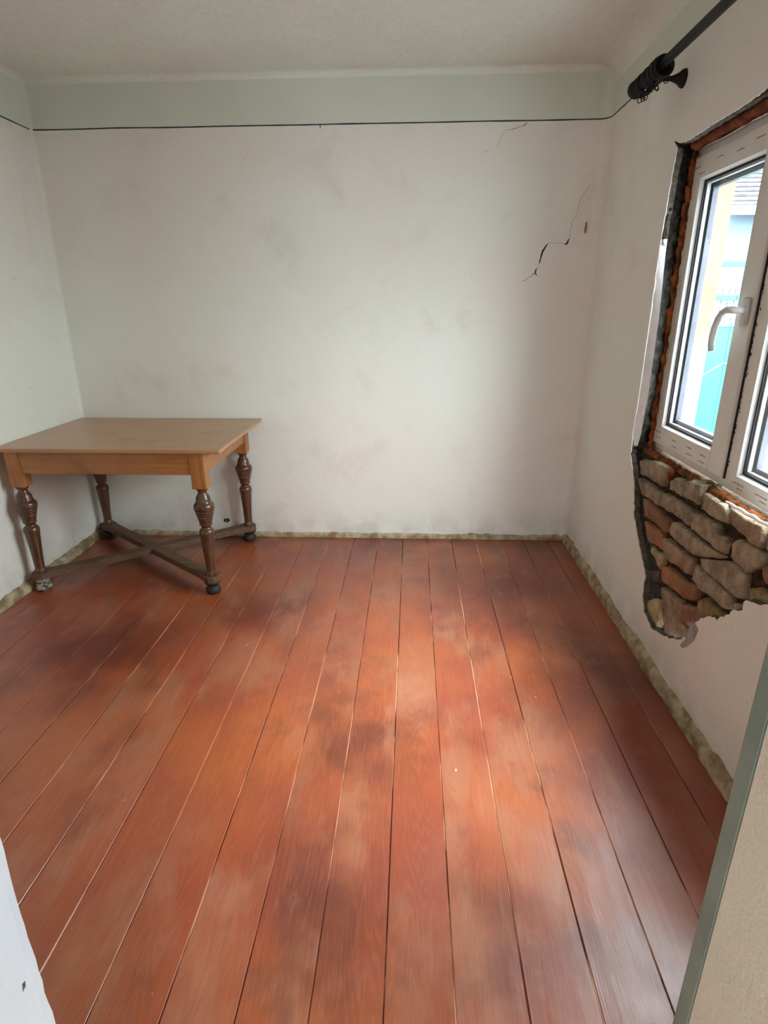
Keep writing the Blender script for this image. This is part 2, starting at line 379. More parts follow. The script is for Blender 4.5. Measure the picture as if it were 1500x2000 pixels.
obj('masonry_core', bm, M['mortar'], wall_right)
bm = nb()     # rendered outer face and outer reveals
for (y0, y1, z0, z1) in ((.3, RY+.02, -.5, 3.0), (RR-.02, YF-.6, -.5, 3.0), (RY+.02, RR-.02, -.5, ZB), (RY+.02, RR-.02, ZT-.04, 3.0)):
    box(bm, XO-.02, XO, y0, y1, z0, z1)
box(bm, 3.365, XO, RY+.10, RY+.012, ZB, ZT); box(bm, 3.365, XO, RR-.1, RR-.012, ZB, ZT); box(bm, 3.365, XO, RY, RR, ZT-.04, ZT+.1); 
obj('outer_render', bm, M['ext'], wall_right)
BR = [('g', [(-0.956, 0.798), (-1.005, 0.819), (-1.166, 0.852), (-1.274, 0.853), (-1.278, 0.792), (-1.262, 0.765), (-1.175, 0.755), (-0.986, 0.743)]), ('g', [(-1.313, 0.803), (-1.357, 0.835), (-1.425, 0.846), (-1.447, 0.774), (-1.331, 0.772)]), ('g', [(-1.434, 0.838), (-1.496, 0.865), (-1.588, 0.87), (-1.588, 0.845), (-1.579, 0.787), (-1.457, 0.777)]), ('g', [(-1.597, 0.848), (-1.754, 0.852), (-1.788, 0.808), (-1.801, 0.795), (-1.729, 0.777), (-1.592, 0.781)]), ('p', [(-1.776, 0.85), (-1.869, 0.852), (-1.984, 0.856), (-2.002, 0.792), (-1.934, 0.78), (-1.805, 0.796)]), ('g', [(-2.0, 0.85), (-2.193, 0.855), (-2.211, 0.806), (-2.011, 0.794)]), ('g', [(-1.015, 0.732), (-1.252, 0.738), (-1.255, 0.693), (-1.25, 0.671), (-1.064, 0.667)]), ('g', [(-1.264, 0.742), (-1.526, 0.758), (-1.541, 0.748), (-1.544, 0.697), (-1.522, 0.683), (-1.273, 0.682)]), ('g', [(-1.544, 0.754), (-1.713, 0.771), (-1.743, 0.763), (-1.742, 0.743), (-1.811, 0.747), (-1.807, 0.689), (-1.758, 0.677), (-1.564, 0.689)]), ('g', [(-1.83, 0.741), (-1.867, 0.775), (-1.984, 0.784), (-2.039, 0.783), (-2.02, 0.744), (-1.949, 0.68), (-1.84, 0.694)]), ('r', [(-2.01, 0.731), (-2.052, 0.776), (-2.218, 0.787), (-2.234, 0.745), (-2.073, 0.693), (-2.026, 0.708)]), ('r', [(-1.064, 0.648), (-1.135, 0.665), (-1.378, 0.651), (-1.395, 0.606), (-1.362, 0.593), (-1.108, 0.575)]), ('g', [(-1.391, 0.65), (-1.422, 0.667), (-1.666, 0.668), (-1.81, 0.681), (-1.797, 0.668), (-1.649, 0.604), (-1.602, 0.588), (-1.386, 0.597)]), ('g', [(-1.676, 0.613), (-1.814, 0.671), (-1.866, 0.691), (-1.957, 0.679), (-1.965, 0.597), (-1.916, 0.58), (-1.687, 0.585)]), ('o', [(-1.137, 0.561), (-1.195, 0.57), (-1.329, 0.574), (-1.348, 0.505), (-1.206, 0.482)]), ('p', [(-1.352, 0.566), (-1.369, 0.573), (-1.615, 0.583), (-1.612, 0.534), (-1.605, 0.509), (-1.364, 0.482)]), ('g', [(-1.629, 0.574), (-1.689, 0.58), (-1.902, 0.572), (-1.914, 0.531), (-1.875, 0.509), (-1.681, 0.493), (-1.632, 0.511)]), ('g', [(-1.914, 0.564), (-1.968, 0.589), (-1.973, 0.557), (-1.919, 0.529)]), ('y', [(-1.978, 0.644), (-2.012, 0.671), (-2.078, 0.679), (-2.197, 0.693), (-2.207, 0.666), (-2.09, 0.646), (-2.059, 0.621), (-2.018, 0.616), (-1.98, 0.6)]), ('c', [(-1.231, 0.476), (-1.362, 0.487), (-1.378, 0.465), (-1.372, 0.426), (-1.333, 0.42), (-1.23, 0.46)]), ('o', [(-1.384, 0.449), (-1.436, 0.468), (-1.6, 0.479), (-1.676, 0.506), (-1.69, 0.443), (-1.604, 0.408), (-1.401, 0.386)]), ('y', [(-1.707, 0.453), (-1.742, 0.493), (-1.871, 0.497), (-1.86, 0.457), (-1.774, 0.41), (-1.714, 0.408)]), ('p', [(-1.415, 0.368), (-1.589, 0.389), (-1.609, 0.366), (-1.608, 0.308), (-1.664, 0.312), (-1.662, 0.271), (-1.604, 0.224), (-1.505, 0.186), (-1.452, 0.254)]), ('r', [(-1.61, 0.394), (-1.705, 0.43), (-1.717, 0.399), (-1.705, 0.348), (-1.661, 0.319), (-1.625, 0.324)]), ('c', [(-1.294, 0.236), (-1.345, 0.277), (-1.427, 0.302), (-1.445, 0.238), (-1.44, 0.178), (-1.378, 0.154), (-1.317, 0.177)]), ('m', [(-1.276, 0.38), (-1.386, 0.426), (-1.39, 0.38), (-1.321, 0.34)])]
for c, pl in BR:
    bm = nb(); cyy = sum(a for a, b in pl)/len(pl); czz = sum(b for a, b in pl)/len(pl)
    rt_ = [random.uniform(-.05, .05), random.uniform(-.05, .05)]; d0 = random.uniform(-.004, .004)
    pts = []
    for (a, b), (e, f) in zip(pl, pl[1:]+pl[:1]):
        n = max(1, int(math.hypot(e-a, f-b)/.022))
        for k in range(n):
            y, z = a+(e-a)*k/n, b+(f-b)*k/n
            q_ = Vector((cyy-y, czz-z)); q_ = q_.normalized()*.0035
            pts.append((y+q_.x+nz(y*60, z*60, 2)*.006, z+q_.y+nz(y*60, z*60, 9)*.006))
    rings = []
    for inset, dx in ((.0, .05 if czz < .78 else .075), (.0, .012), (.0035, .0035), (.010, 0), (.45, -.001)):
        ring = []
        for y, z in pts:
            v = Vector((cyy-y, czz-z)); L = v.length
            k = inset*L if inset > .1 else min(inset, L*.4)
            v = v/L*k; yy, zz = y+v.x, z+v.y
            ring.append(bm.verts.new((W+.028+dx+d0+rt_[0]*(yy-cyy)+rt_[1]*(zz-czz)+(nz(yy*28, zz*28, 4)*.006 if dx < .02 else 0), yy, zz)))
        rings.append(ring)
    n = len(pts)
    for r0, r1 in zip(rings, rings[1:]):
        for k in range(n): bm.faces.new((r0[k], r0[(k+1) % n], r1[(k+1) % n], r1[k]))
    ce = bm.verts.new((W+.028+d0-.001, cyy, czz))
    for k in range(n): bm.faces.new((rings[-1][k], rings[-1][(k+1) % n], ce))
    obj('brick', bm, M['brick_'+c], wall_right, smooth=True)
# rough mortar in the left reveal and under the lintel
def oy(z):
    pts = [(.80, -.925), (.92, -.968), (1.117, -.987), (1.446, -.982), (1.714, -.951), (1.895, -.95), (2.083, -.962), (2.13, -.94)]
    for (a, b), (c, d) in zip(pts, pts[1:]):
        if a <= z <= c: return b+(d-b)*(z-a)/(c-a)
    return pts[0][1] if z < .8 else pts[-1][1]
def rev(u, v):
    z = .80+u*1.32; x = W+.006+v*.108
    x += .018*(1-v)*(.87 < z < 1.73); y = (oy(z)+.002)*(1-v)+(RY+.012)*v+.017*nz(x*30, z*26, 4)*min(1, v*5)+.008*nz(x*80, z*80, 1)
    return (x, y, z)
bm = nb(); grid(bm, rev, 110, 10); obj('reveal_mortar', bm, M['render_dark'], wall_right, smooth=True)
def revt(u, v):
    y = RY+.04+u*(RR-RY-.08); x = W+.006+v*.108
    return (x, y, 2.094+.02*(1-v)*0+.006*nz(x*40, y*30, 7)+.004*nz(x*90, y*90, 1))
bm = nb(); grid(bm, revt, 110, 8); obj('lintel_mortar', bm, M['mortar'], wall_right, smooth=True)
# plaster edge at the left reveal with window light painted in bluish white, grey filler by the lowest corner
bm = nb()
def band(u, v):
    z = .865+u*.89; y0 = oy(z)+.003*nz(0, z*30, 4); y1 = max(y0+.004, -.918-.02*min(1, max(0, (z-1.3)/.4)))
    k = (v if v < .8 else .8+(v-.8)*.6)
    return (W+.024*(1-v)**1.3-.0008, y0+(y1-y0)*v, z)
grid(bm, band, 60, 4); obj('plaster_patch', bm, M['whiteplaster'], wall_right)
bm = nb(); prism(bm, [(-1.745, .385), (-1.775, .40), (-1.805, .39), (-1.79, .335), (-1.76, .295), (-1.725, .262), (-1.70, .258), (-1.715, .285), (-1.735, .31)], lambda a, b: (W-.0012, a, b), lambda a, b: (W+.003, a, b))
obj('plaster_patch', bm, M['patch_grey'], wall_right)
bm = nb()      # white splinter of old sill along the bricks
pts = [(W+.022, -1.775-k*.02, .868+.002*math.sin(k*1.7)+.0006*k) for k in range(24)]
tube(bm, pts, [.003+.004*abs(nz(k*.7, 3, 1))+.002*(k > 1) for k in range(24)], 6); obj('sill_splinter', bm, M['whiteplaster'], wall_right)

# ceiling with a soft cove, wall the doorway is in
bm = nb(); box(bm, -.2, W+.3, YF-.15, .2, HC, HC+.12)
def cove(p0, p1, ox, oy_, r, seg=6):
    def f(u, v):
        a = math.pi/2*v; p = Vector(p0).lerp(Vector(p1), u)
        return (p.x+ox*r*(1-math.sin(a)), p.y+oy_*r*(1-math.sin(a)), HC-r*(1-math.cos(a)))
    grid(bm, f, 1, seg)
cove((0, 0, 0), (W, 0, 0), 0, -1, .03); cove((0, YF, 0), (0, 0, 0), 1, 0, .03); cove((W, YF, 0), (W, 0, 0), -1, 0, .09)
tag(obj('ceiling', bm, M['ceil']), 'grey-white limewashed ceiling with a rounded edge', 'ceiling', kind='structure')
JR, JL = 2.518, 1.622
bm = nb(); box(bm, JR+.03, W+.3, YF-.16, YF, -.05, HC+.1); box(bm, -.15, JL-.03, YF-.16, YF, -.05, HC+.1); box(bm, JL-.03, JR+.03, YF-.16, YF, 2.08, HC+.1)
tag(obj('wall_front', bm, M['hall']), 'plaster wall holding the doorway in the foreground', 'wall', kind='structure')

# doorway lining in the foreground
door = tag(thing('door_1', (2.07, YF-.1, 0)), 'open doorway lining, cream jamb with grey-green edge on the right', 'doorway', kind='structure')
bm = nb(); box(bm, JR, JR+.04, YF-.32, YF-.026, 0, 2.08, .002); obj('jamb', bm, M['cream_wall'], door)
bm = nb(); box(bm, JR, JR+.04, YF-.026, YF+.004, 0, 2.08, .003); obj('edge_strip', bm, M['green_edge'], door)
bm = nb()
def jl(u, v):
    z = u*2.08; e = .004*nz(1, z*9, 2)+.0015*nz(1, z*60, 2)
    return [(JL-.04, YF-.32, z), (JL, YF-.32, z), (JL+e*.5, YF-.012, z), (JL-.003+e, YF+.004+e, z), (JL-.04, YF+.004, z)][round(v*4)]
grid(bm, jl, 90, 4); obj('jamb', bm, M['blue_white'], door)
bm = nb()
for z, w in ((.62, .004), (.50, .006), (.47, .003), (.91, .003), (.36, .008), (1.2, .004)):
    prism(bm, [(-w, -w*1.4), (w*.6, -w), (w, w*1.1), (-w*.4, w*1.6)], lambda a, b, z=z: (JL+.0006, YF-.02-w*2+a, z+b), lambda a, b, z=z: (JL-.004, YF-.02-w*2+a, z+b))
obj('paint_chip', bm, M['render'], door)
bm = nb(); box(bm, JL-.04, JR+.04, YF-.32, YF+.004, 2.08, 2.12); obj('head', bm, M['cream_wall'], door)
# hall the photographer stands in, its end window added to bring in fill light
bm = nb(); box(bm, .9, W+.3, -6.0, YF-.30, -.06, -.001); tag(obj('floor_hall', bm, M['floor']), 'hall floor behind the doorway', 'floor', kind='structure')
bm = nb(); box(bm, .8, .9, -6.0, YF-.16, -.06, 2.6); tag(obj('wall_hall_left', bm, M['hall']), 'hall side wall behind the left jamb', 'wall', kind='structure')
bm = nb(); box(bm, W+.03, W+.3, -6.0, YF-.6, -.06, 2.6); tag(obj('wall_hall_right', bm, M['hall']), 'hall side wall behind the right jamb', 'wall', kind='structure')
bm = nb(); box(bm, .8, W+.3, -6.0, YF-.16, 2.6, 2.7); tag(obj('ceiling_hall', bm, M['hall']), 'hall ceiling above the photographer', 'ceiling', kind='structure')
bm = nb(); box(bm, .8, 1.5, -6.12, -6.0, -.06, 2.7); box(bm, 2.5, W+.3, -6.12, -6.0, -.06, 2.7); box(bm, 1.5, 2.5, -6.12, -6.0, 2.0, 2.7); box(bm, 1.5, 2.5, -6.12, -6.0, -.06, .9)
tag(obj('wall_hall_front', bm, M['hall']), 'hall end wall with a small window added for fill light', 'wall', kind='structure')

# painted line round the room
def strip(name, pts, nrm, label):
    bm = nb(); n = len(pts); fr = []; 
    for k, p in enumerate(pts):
        w = .0032+.0012*nz(p[0]*7, p[1]*7, 3); dz = .0022*nz(p[0]*3, p[1]*3, 9)
        a = Vector(p)+Vector(nrm)*.0012
        fr.append((bm.verts.new((a.x, a.y, a.z+dz+w)), bm.verts.new((a.x, a.y, a.z+dz-w)), bm.verts.new((p[0], p[1], p[2]+dz+w)), bm.verts.new((p[0], p[1], p[2]+dz-w))))
    for a, b in zip(fr, fr[1:]):
        bm.faces.new((a[0], a[1], b[1], b[0])); bm.faces.new((a[0], b[0], b[2], a[2])); bm.faces.new((a[1], a[3], b[3], b[1]))
    return tag(obj(name, bm, M['line']), label, 'painted line', kind='structure')
o = strip('trim_1', [(.012+(W-CR-.012)*k/80, -.0003, HS) for k in range(81)]+[(W-CR+(CR-.0008)*math.sin(a), -CR+(CR-.0008)*math.cos(a), HS) for a in [math.pi/2*k/10 for k in range(1, 11)]], (-.25, -1, 0), 'thin dark painted line across the wall facing the doorway')
bm = nb(); prism(bm, [(1.626, HS), (1.632, HS), (1.631, HS-.018), (1.628, HS-.02)], lambda a, b: (a, -.0016, b), lambda a, b: (a, .001, b)); obj('paint_tick', bm, M['line'], o)
strip('trim_2', [(.0003, -.015+(YF+.02)*k/60, HS) for k in range(61)], (1, 0, 0), 'thin dark painted line on the wall beside the table')
strip('trim_3', [(W-.0003, -CR+(YF+CR+.01)*k/60, HS) for k in range(61)], (-1, 0, 0), 'thin dark painted line running behind the curtain rod')

# cement fillets at the foot of the walls
def fillet(name, f, L, label, hh=.042, dd=.022, seed=0):
    bm = nb(); n = int(L/.03); m_ = 7
    def fn(u, v):
        s = u*L; h = hh*(1+.35*nz(s*4, seed, 1)+.25*nz(s*17, seed, 2)); d_ = dd*(1+.3*nz(s*5, seed, 6)+.25*nz(s*21, seed, 7))
        if v < .5: t_ = v*2; q = (d_*(1-.12*t_), h*.62*t_)
        else: t_ = v*2-1; q = (d_*.88*(1-t_)**.7, h*(.62+.38*t_))
        return f(s, q[0]+.0025*nz(s*40, v*6, 3), max(0, q[1]))
    grid(bm, fn, n, m_)
    return tag(obj(name, bm, M['base'], smooth=True), label, 'baseboard', kind='structure')
fillet('baseboard_back', lambda s, d, h: (s, -d, h), W, 'dirty cement strip at the foot of the wall facing the doorway', .034, .014, 1)
fillet('baseboard_left', lambda s, d, h: (d, -s, h), -YF, 'dirty cement strip at the foot of the wall beside the table', .052, .03, 2)
fillet('baseboard_right', lambda s, d, h: (W-d, -s, h), -YF, 'dirty beige cement strip below the broken plaster', .062, .024, 3)

bl = bpy.data.objects['baseboard_left']
bm = nb()
def lump(u, v):
    a = math.pi/2*u; r = .085*(1-v)**.8*(1+.3*nz(u*4, v*4, 5)); return (.004+r*math.sin(a), -.004-r*math.cos(a), .002+.085*v+.01*nz(u*7, v*7, 2)*(v > 0)*(1-v))
grid(bm, lump, 10, 8); obj('cement_lump', bm, M['render'], bl, smooth=True)
# cracks and a hole in the back wall
def crack(pts, ws, mat, parent=wall_back):
    bm = nb(); fr = []
    dn = []
    for i, (a, b) in enumerate(zip(pts, pts[1:])):
        n = 6
        for k in range(n): t_ = k/n; dn.append((a[0]+(b[0]-a[0])*t_+.004*nz(i*3+t_*5, 1, 2), a[1]+(b[1]-a[1])*t_+.004*nz(i*3+t_*5, 7, 2), ws[i]+(ws[i+1]-ws[i])*t_))
    dn.append((*pts[-1], ws[-1]))
    for k, (x, z, w) in enumerate(dn):
        a = dn[max(0, k-1)]; b = dn[min(len(dn)-1, k+1)]; t_ = Vector((b[0]-a[0], b[1]-a[1])); t_ = t_.normalized() if t_.length else Vector((0, 1))
        w = w*(1+.4*nz(k*.8, 2, 2))
        fr.append((bm.verts.new((x-t_.y*w, -.0006, z+t_.x*w)), bm.verts.new((x+t_.y*w, -.0006, z-t_.x*w))))
    for a, b in zip(fr, fr[1:]): bm.faces.new((a[0], a[1], b[1], b[0]))
    obj('crack', bm, mat, parent)
C1 = [(3.12, 2.115), (3.115, 2.109), (3.076, 2.056), (3.069, 2.022), (3.063, 1.967), (3.04, 1.933), (3.036, 1.898), (3.033, 1.849)]
crack(C1, [.0004]+[.0011]*6+[.0016], M['crackpale'])
crack([(3.033, 1.849), (3.027, 1.838), (3.021, 1.822), (3.005, 1.824)], [.0015, .004, .005, .0005], M['crack'])
crack([(3.005, 1.824), (2.96, 1.829), (2.916, 1.828)], [.001, .0008, .001], M['crackpale'])
crack([(2.917, 1.828), (2.905, 1.812), (2.889, 1.786), (2.881, 1.755), (2.875, 1.721)], [.001, .004, .0055, .004, .003], M['crack'])
crack([(2.875, 1.721), (2.862, 1.692)], [.0006, .001], M['crackpale'])
crack([(2.864, 1.695), (2.857, 1.685), (2.856, 1.67), (2.866, 1.655)], [.001, .0035, .004, .001], M['crack'])
crack([(2.856, 1.672), (2.835, 1.655), (2.822, 1.648), (2.80, 1.632), (2.78, 1.626)], [.003, .0022, .001, .0018, .0006], M['pinkbrick'])
crack([(2.754, 2.424), (2.741, 2.411), (2.715, 2.402), (2.691, 2.396), (2.64, 2.387), (2.606, 2.346), (2.597, 2.301)], [.0015, .0035, .0012, .002, .0008, .001, .0005], M['crackpale'])
crack([(2.545, 2.296), (2.53, 2.285)], [.0006, .0014], M['crackpale'])
bm = nb(); prism(bm, [(3.115, 1.93), (3.121, 1.935), (3.123, 1.90), (3.119, 1.875), (3.113, 1.885)], lambda a, b: (a, -.013, b), lambda a, b: (a, -.002, b)); obj('bare_patch', bm, M['pinkbrick'], wall_back)
bm = nb()
def crater(u, v):
    a = 2*math.pi*u; r = (.003+.015*v)*(1+.25*nz(math.cos(a)*2, math.sin(a)*2, 1))
    return (.888+r*math.cos(a)*1.2, -.0005-.006*math.sin(math.pi*v), .112+r*math.sin(a)*.8)
grid(bm, crater, 18, 5); obj('hole_rim', bm, M['crack'], wall_back, smooth=True)
bm = nb(); lathe(bm, [(-.004, .0001), (-.0045, .008), (0, .010)], .886, .108, 10, 'y'); obj('wall_plug', bm, M['crackpale'], wall_back)

# ------------------------------------------------------------------ window
FX = 3.285
win = tag(thing('window_1', (FX+.03, -1.6, .85)), 'white plastic window with a handle, foamed into the broken wall opening', 'window', kind='structure')
def ring(bm, x0, x1, y0, y1, z0, z1, w, wr=None, bev=.004):
    """rectangular frame of four mitred-looking bars; y0 > y1"""
    wr = wr or w
    box(bm, x0, x1, y0, y0-w, z0, z1, bev); box(bm, x0, x1, y1+wr, y1, z0, z1, bev)
    box(bm, x0+.0004, x1-.0004, y0-w+.004, y1+wr-.004, z0, z0+w, bev); box(bm, x0+.0004, x1-.0004, y0-w+.004, y1+wr-.004, z1-w, z1, bev)
bm = nb(); ring(bm, FX, FX+.07, -.935, -2.275, .868, 2.078, .062); box(bm, FX, FX+.07, -1.602, -1.672, .90, 2.04, .004)
obj('outer_frame', bm, M['pvc'], win)
SX = FX-.014
bm = nb(); ring(bm, SX, SX+.062, -.956, -1.598, .896, 2.046, .083, .105, .006)
sash = obj('sash', bm, M['pvc'], win)
def bead(bm, x0, y0, y1, z0, z1, w=.012, dx=.014):
    """sloping glazing bead round an opening"""
    o = [(y0, z0), (y0, z1), (y1, z1), (y1, z0)]; i = [(y0-w, z0+w), (y0-w, z1-w), (y1+w, z1-w), (y1+w, z0+w)]
    vo = [bm.verts.new((x0, *p)) for p in o]; vi = [bm.verts.new((x0+dx, *p)) for p in i]; vb = [bm.verts.new((x0+dx, *p)) for p in o]
    for k in range(4):
        j = (k+1) % 4; bm.faces.new((vo[k], vo[j], vi[j], vi[k])); bm.faces.new((vi[k], vi[j], vb[j], vb[k]))
    return bm
def glazing(y0, y1, z0, z1, x, par):
    b = nb(); bead(b, x+.001, y0+.001, y1-.001, z0-.001, z1+.001, .009, .013); obj('glazing_bead', b, M['pvc_white'], par)
    b = nb(); ring(b, x+.0142, x+.0182, y0-.004, y1+.004, z0+.004, z1-.004, .0115, bev=0); obj('gasket', b, M['gasket'], par)
    b = nb(); box(b, x+.0186, x+.0222, y0, y1, z0, z1); obj('pane', b, M['glass'], par)
    b = nb(); ring(b, x+.0226, x+.0366, y0-.002, y1+.002, z0+.002, z1-.002, .020, bev=0); obj('spacer', b, M['spacer'], par)
    b = nb(); ring(b, x+.0370, x+.0402, y0-.002, y1+.002, z0+.002, z1-.002, .0255, bev=0); obj('gasket', b, M['gasket'], par)
    b = nb(); ring(b, x+.0406, x+.0615, y0-.002, y1+.002, z0+.002, z1-.002, .036, bev=0); obj('outer_lip', b, M['pvc_shade'], par)
glazing(-1.039, -1.493, .979, 1.963, SX, sash)
glazing(-1.672, -2.213, .930, 2.016, FX, win)
# dark gap between sash and mullion, dirt along it
bm = nb(); box(bm, FX-.004, FX+.002, -1.5985, -1.606, .90, 2.04); obj('gasket', bm, M['gasket'], win)
bm = nb()
for k in range(60):
    z = random.choice((random.uniform(1.05, 1.2), random.uniform(1.28, 1.5), random.uniform(.95, 1.9))); y = -1.606-abs(random.gauss(0, .004)); s = random.uniform(.001, .0035)
    prism(bm, [(-s, -s), (s*.7, -s*1.4), (s, s*.6), (-s*.5, s*1.5)], lambda a, b: (FX-.0006, y+a, z+b), lambda a, b: (FX+.001, y+a, z+b))
obj('dirt_specks', bm, M['mould'], win)
# faint print on the protective film
bm = nb()
def dash(y, z, w, h, x=SX, v=False):
    n = 5
    for k in range(n):
        a = k/n
        hh = h*random.uniform(.5, 1); ww = w/n*random.uniform(.6, .9)
        if v: box(bm, x-.0005, x+.001, y-hh/2, y+hh/2, z+w*a, z+w*a+ww)
        else: box(bm, x-.0005, x+.001, y-w*a, y-w*a-ww, z-hh/2, z+hh/2)
for y, z in ((-.99, .950), (-1.0, .925), (-1.16, .945), (-1.17, .920), (-1.30, .948), (-1.31, .922), (-1.42, .945), (-1.42, .92), (-.98, 2.006), (-1.02, 1.98), (-1.15, 2.01), (-1.3, 2.0), (-1.42, 2.01)): dash(y, z, .05, .005)
for z in (1.0, 1.25, 1.5, 1.75): dash(-.985, z, .09, .005, v=True); dash(-1.005, z+.05, .06, .004, v=True)
obj('film_print', bm, M['print'], sash)
bm = nb()
for y in (-1.66, -1.8, -1.95): dash(y, .905, .07, .006, FX); dash(y-.03, .89, .04, .005, FX)
obj('film_print', bm, M['print'], win)
# handle
bm = nb(); box(bm, SX-.014, SX, -1.547, -1.583, 1.428, 1.518, .006, 3)
h = obj('handle', bm, M['handle'], sash, smooth=True)
bm = nb()
pts = [(SX-.008, -1.566, 1.475), (SX-.03, -1.566, 1.477), (SX-.045, -1.558, 1.479), (SX-.052, -1.535, 1.478), (SX-.054, -1.51, 1.468), (SX-.055, -1.49, 1.448), (SX-.056, -1.478, 1.42), (SX-.056, -1.472, 1.39), (SX-.056, -1.473, 1.36), (SX-.055, -1.479, 1.338)]
tube(bm, pts, [.013, .013, .013, .012, .0115, .011, .011, .011, .0105, .009], 12); obj('lever', bm, M['handle'], h, smooth=True)
# foam round the frame
def foam(name, pts, r, mat, amp=.5, seed=0, seg=10):
    bm = nb(); P = []
    for k, p in enumerate(pts): P.append(Vector(p))
    tube(bm, P, r, seg)
    for v in bm.verts:
        d_ = noise.noise(v.co*38+Vector((seed, 0, 0)))*.010*amp+noise.noise(v.co*95)*.006*amp
        v.co += Vector((-.6*d_, .5*d_, d_))
    return obj(name, bm, mat, win, smooth=True)
foam('foam_seal', [(W+.076, -.965-.02*k*.0, .87+k*.0165) for k in range(74)], [.012+.011*nz(k*.4, 2, 2) for k in range(74)], M['foam'], 2.0, 1)
foam('foam_seal', [(W+.068, -.95-k*.0165, .850+.004*nz(k*.5, 1, 1)) for k in range(81)], [.017+.008*nz(k*.28, 5, 2) for k in range(81)], M['foam'], 1.0, 2)
foam('foam_seal', [(W+.062, -.99-k*.0165, 2.088+.002*nz(k*.5, 1, 1)) for k in range(79)], [.020+.004*nz(k*.2, 5, 2) for k in range(79)], M['foam_dark'], .8, 3)
foam('foam_drip', [(W+.05, -1.30, .85), (W+.044, -1.298, .83), (W+.043, -1.296, .81), (W+.045, -1.295, .797)], [.016, .018, .013, .005], M['foam'], .6, 4)
bm = nb(); tube(bm, [(W+.079, -.99-k*.05, 2.0685+.0015*math.sin(k)) for k in range(26)], .0028, 6); obj('sealant_bead', bm, M['whiteplaster'], win, smooth=True)
bm = nb(); box(bm, 3.40, 3.56, RY+.0, RR, .80, .862, .004); obj('outer_sill', bm, M['pvc_white'], win)

# ------------------------------------------------------------------ curtain rod and rings
RX, RZ = 3.052, 2.327
rod = tag(thing('curtain_rod', (RX, -.84, RZ)), 'black wooden curtain rod with ball end mounted above the window', 'curtain rod')
bm = nb(); lathe(bm, [(-.85, .016), (-2.75, .016)], RX, RZ, 16, 'y'); obj('rod', bm, M['black'], rod, smooth=True)
bm = nb(); lathe(bm, [(-.815-.034*math.cos(a), max(.0004, .034*math.sin(a))) for a in [math.pi*k/12 for k in range(13)]] , RX, RZ, 20, 'y')
f = obj('finial', bm, M['black'], rod, smooth=True)
bm = nb(); lathe(bm, [(-.84, .020), (-.848, .026), (-.856, .026), (-.862, .020), (-.87, .020)], RX, RZ, 18, 'y'); obj('collar', bm, M['black'], f, smooth=True)
def bracket(y):
    bm = nb(); lathe(bm, [(RX+.0, .009), (W-.05, .009), (W-.04, .012), (W-.022, .020), (W-.010, .030), (W-.0005, .033)], y, RZ-.004, 20, 'x')
    b = obj('bracket', bm, M['black'], rod, smooth=True)
    bm = nb(); tube(bm, [(RX+.0215*math.cos(a), y, RZ+.0215*math.sin(a)) for a in [math.pi*(1.0+1.15*k/10) for k in range(11)]], .006, 8); obj('cradle', bm, M['black'], b, smooth=True)
bracket(-.945); bracket(-2.45)
rb = nb(); tube(rb, [(.033*math.cos(2*math.pi*k/20), 0, .033*math.sin(2*math.pi*k/20)-.009) for k in range(20)], .0055, 8, True)
rme = bpy.data.meshes.new('curtain_ring'); rb.to_mesh(rme); rb.free(); rme.materials.append(M['black'])
eb = nb(); tube(eb, [(.008*math.cos(2*math.pi*k/12), 0, -.056+.009*math.sin(2*math.pi*k/12)) for k in range(12)], .0018, 6, True)
eme = bpy.data.meshes.new('eyelet'); eb.to_mesh(eme); eb.free(); eme.materials.append(M['black'])
for me in (rme, eme):
    for q in me.polygons: q.use_smooth = True
for k, y in enumerate((-.882, -.896, -.910, -.924, -.974, -.988, -1.002, -1.016, -1.031, -1.046, -1.061, -1.077, -1.094)):
    o = link('curtain_ring', rme, None, (RX, y, RZ)); o.rotation_euler = (random.uniform(-.06, .06), random.uniform(-.3, .3), random.uniform(-.06, .06))
    tag(o, 'black curtain ring bunched with others at the ball end of the rod', 'curtain ring', 'curtain rings bunched at the rod end')
    e = bpy.data.objects.new('eyelet', eme); COL.objects.link(e); e.parent = o; e.rotation_euler = (0, 0, random.uniform(-1, 1))

# ------------------------------------------------------------------ table
TH = .82
tb = tag(thing('dining_table', (.575, -.455, 0)), 'brown wooden table with turned legs and crossed stretchers in the corner', 'table')
bm = nb(); box(bm, .006, 1.19, -.895, -.022, TH-.020, TH, .004); obj('tabletop', bm, M['oak_top'], tb)
LX0, LX1, LY0, LY1 = .095, 1.06, -.84, -.075
HB = .0375
def apron(x0, x1, y0, y1, mt):
    bm = nb(); box(bm, x0, x1, y0, y1, .683, TH-.0205, .002); obj('apron', bm, mt, tb)
apron(LX0+HB, LX1-HB, LY0-.030, LY0-.008, M['oak_x']); apron(LX0+HB, LX1-HB, LY1+.008, LY1+.030, M['oak_x'])
apron(LX0-.030, LX0-.008, LY0+HB, LY1-HB, M['oak_y']); apron(LX1+.008, LX1+.030, LY0+HB, LY1-HB, M['oak_y'])
prof = [(.609, .0325), (.598, .0303), (.590, .0225), (.583, .0222), (.575, .0261), (.557, .036), (.539, .0384), (.530, .040), (.524, .046), (.515, .052), (.507, .0538), (.493, .0535), (.487, .051), (.4845, .0480), (.482, .0505),
        (.472, .0475), (.4695, .0440), (.467, .0465), (.457, .0430), (.4545, .0395), (.452, .0420), (.439, .0385), (.425, .0350), (.415, .0331), (.409, .0325), (.405, .0345), (.401, .0301), (.394, .0252), (.387, .0253), (.380, .032), (.373, .0377), (.362, .0398),
        (.354, .040), (.350, .0385), (.346, .039), (.341, .0368), (.321, .0357), (.225, .0285), (.140, .025), (.133, .0255), (.126, .0292), (.112, .0301), (.109, .0301)]
